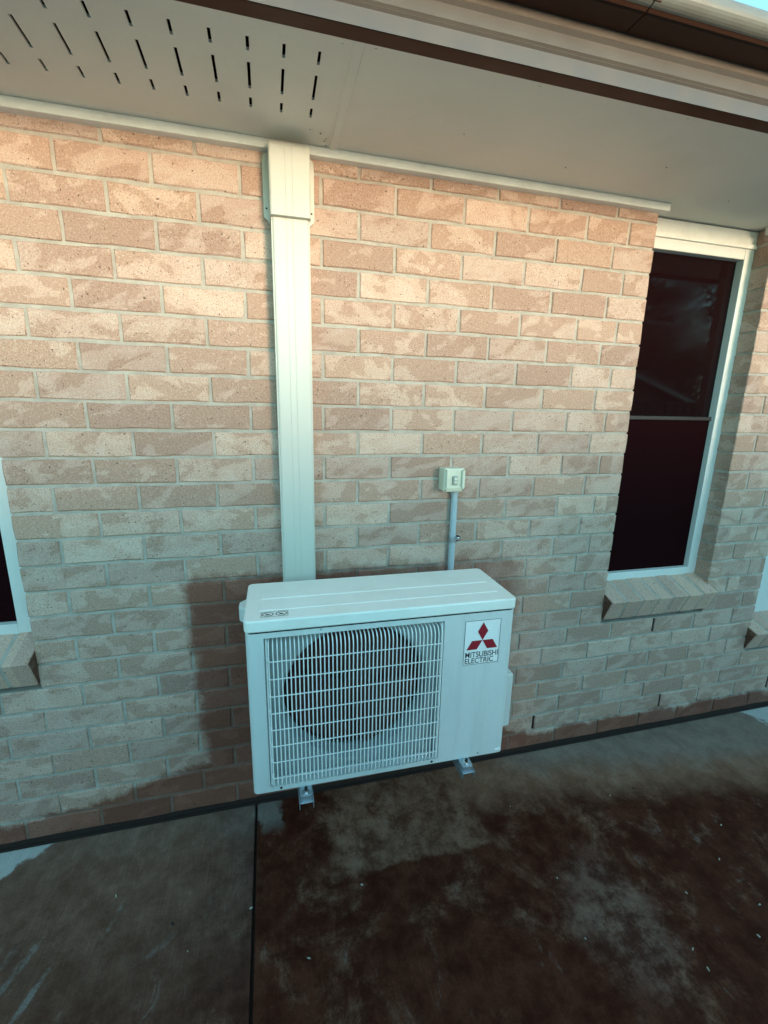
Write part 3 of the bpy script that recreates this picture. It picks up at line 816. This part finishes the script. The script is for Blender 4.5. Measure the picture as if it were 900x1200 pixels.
nh = empty('neighbour_house', (13.0, -12.0, -.13)); tag(nh, 'neighbouring gabled house beyond the fence', 'house')
pw = [(-3, 0), (3, 0), (3, 2.0), (0, 3.0), (-3, 2.0)]
MB().prism_y(pw, -5, 0).build('wall', M['fascia'], nh)
for s in (-1, 1):
    MB().prism_y([(0, 3.04), (s * 3.6, 1.84), (s * 3.6, 1.94), (0, 3.16)], -5.3, .5).build('roof_slope', M['roof'], nh)
    MB().prism_y([(0, 2.90), (s * 3.6, 1.70), (s * 3.6, 1.84), (0, 3.04)], .46, .5).build('barge_board', M['trim'], nh)
wv = MB().box(-.9, .9, 0, .03, .8, 1.8).build('window', M['glass'], nh)
MB().box(-.96, .96, -.01, .02, .74, 1.86).build('window_frame', M['alu'], wv)

lm_, lb_, lx_ = new_mat('foliage', (.045, .06, .022), .6, spec=.2)
lx_.L.new(lx_.mix(lx_.step(lx_.noise(lx_.pos(), 1.5, 3, .6), .35, .65), (.030, .042, .014), (.085, .10, .035)), lb_.inputs['Base Color'])
bark = paint('bark', (.09, .065, .045), .9)
def tree(x_, y_, ht, rad, label):  # unseen trees added to block sky in the window reflection
    t = empty('tree', (x_, y_, -.13)); tag(t, label, 'tree', 'trees added to darken the window reflection')
    rr = random.Random(int(x_ * 10)); tk = MB()
    tk.tube([(0, 0, 0), (.1, 0, ht * .25), (0, .1, ht * .5)], .17, 8)
    clumps = []
    for i in range(30):
        a = rr.uniform(0, 6.28); q = rr.uniform(.25, .85) * rad; z_ = rr.uniform(.12, .93) * ht
        c = Vector((q * math.cos(a), q * math.sin(a), z_)); clumps.append((c, rr.uniform(.28, .48) * rad))
        tk.tube([(0, .05, min(z_ * .6, ht * .5)), tuple(c * .6 + Vector((0, 0, z_ * .25))), tuple(c)], .04, 5)
    tk.build('trunk', bark, t)
    lf = MB()
    for c, q in clumps:
        for i in range(330):
            d = Vector((rr.gauss(0, 1), rr.gauss(0, 1), rr.gauss(0, .8))).normalized() * q * rr.uniform(.35, 1.05)
            p = c + d; e = rr.uniform(.08, .17)
            u = Vector((rr.gauss(0, 1), rr.gauss(0, 1), rr.gauss(0, 1))).normalized(); v_ = u.orthogonal().normalized()
            lf.quad(p - u * e, p + v_ * e * .5, p + u * e, p - v_ * e * .5)
    me_ = bpy.data.meshes.new('crown'); me_.from_pydata(lf.v, [], lf.f); link('crown', me_, lm_, t)
tree(14.6, -16.5, 9.0, 3.0, 'unseen leafy tree added to darken the panes, left of the gabled house')
tree(19.8, -17.5, 10.5, 3.6, 'unseen tall leafy tree added to darken the panes, behind the gabled house')
tree(25.5, -16.5, 9.5, 3.4, 'unseen broad leafy tree added to darken the panes, right of the gabled house')

# ================================================================ LITTER ON THE CONCRETE
def on_ground(u, v):
    d = RIGHT * ((u - 450) / FPX) + DOWN * ((v - 600) / FPX) + FWD
    return CAM + d * (-CAM.z / d.z)
lt = {'pale': new_mat('dry_leaf', (.34, .31, .25), .8)[0], 'dark': new_mat('dark_leaf', (.03, .018, .012), .8)[0]}
spots = [(202, 1082, 'dark'), (136, 1050, 'pale'), (220, 1115, 'pale'), (715, 932, 'pale'), (742, 924, 'dark'), (845, 967, 'pale'), (843, 1007, 'pale'), (804, 1046, 'pale'), (890, 1060, 'pale'), (889, 1097, 'pale'), (598, 945, 'pale'), (653, 1029, 'pale'), (812, 1112, 'pale'), (362, 1123, 'pale'), (424, 1037, 'pale'), (686, 1100, 'pale'), (830, 1136, 'pale'), (294, 1064, 'pale')]
for u, v, kd in spots:
    p = on_ground(u, v); s = random.uniform(.0022, .0055) if kd == 'pale' else .007
    mb_ = MB(); n_ = 6; pts = []
    for i in range(n_):
        a = 2 * math.pi * i / n_; k_ = random.uniform(.6, 1.1)
        pts.append((s * 1.5 * k_ * math.cos(a), s * .7 * k_ * math.sin(a)))
    n0 = 0
    mb_.v += [(x_, y_, -.0005) for x_, y_ in pts] + [(x_ * .8, y_ * .8, .0012 + random.uniform(0, .002)) for x_, y_ in pts]
    for i in range(n_):
        j = (i + 1) % n_; mb_.f.append((i, j, n_ + j, n_ + i))
    mb_.f.append(tuple(range(n_, 2 * n_)))
    o = mb_.build('leaf_scrap', lt[kd], loc=(p.x, p.y, 0)); o.rotation_euler.z = random.uniform(0, 3)
    tag(o, 'tiny pale dry leaf scrap lying on the dark damp concrete' if kd == 'pale' else 'tiny dark curled leaf scrap lying on the damp concrete', 'leaf', 'pale leaf scraps on the concrete' if kd == 'pale' else 'dark leaf scraps on the concrete')
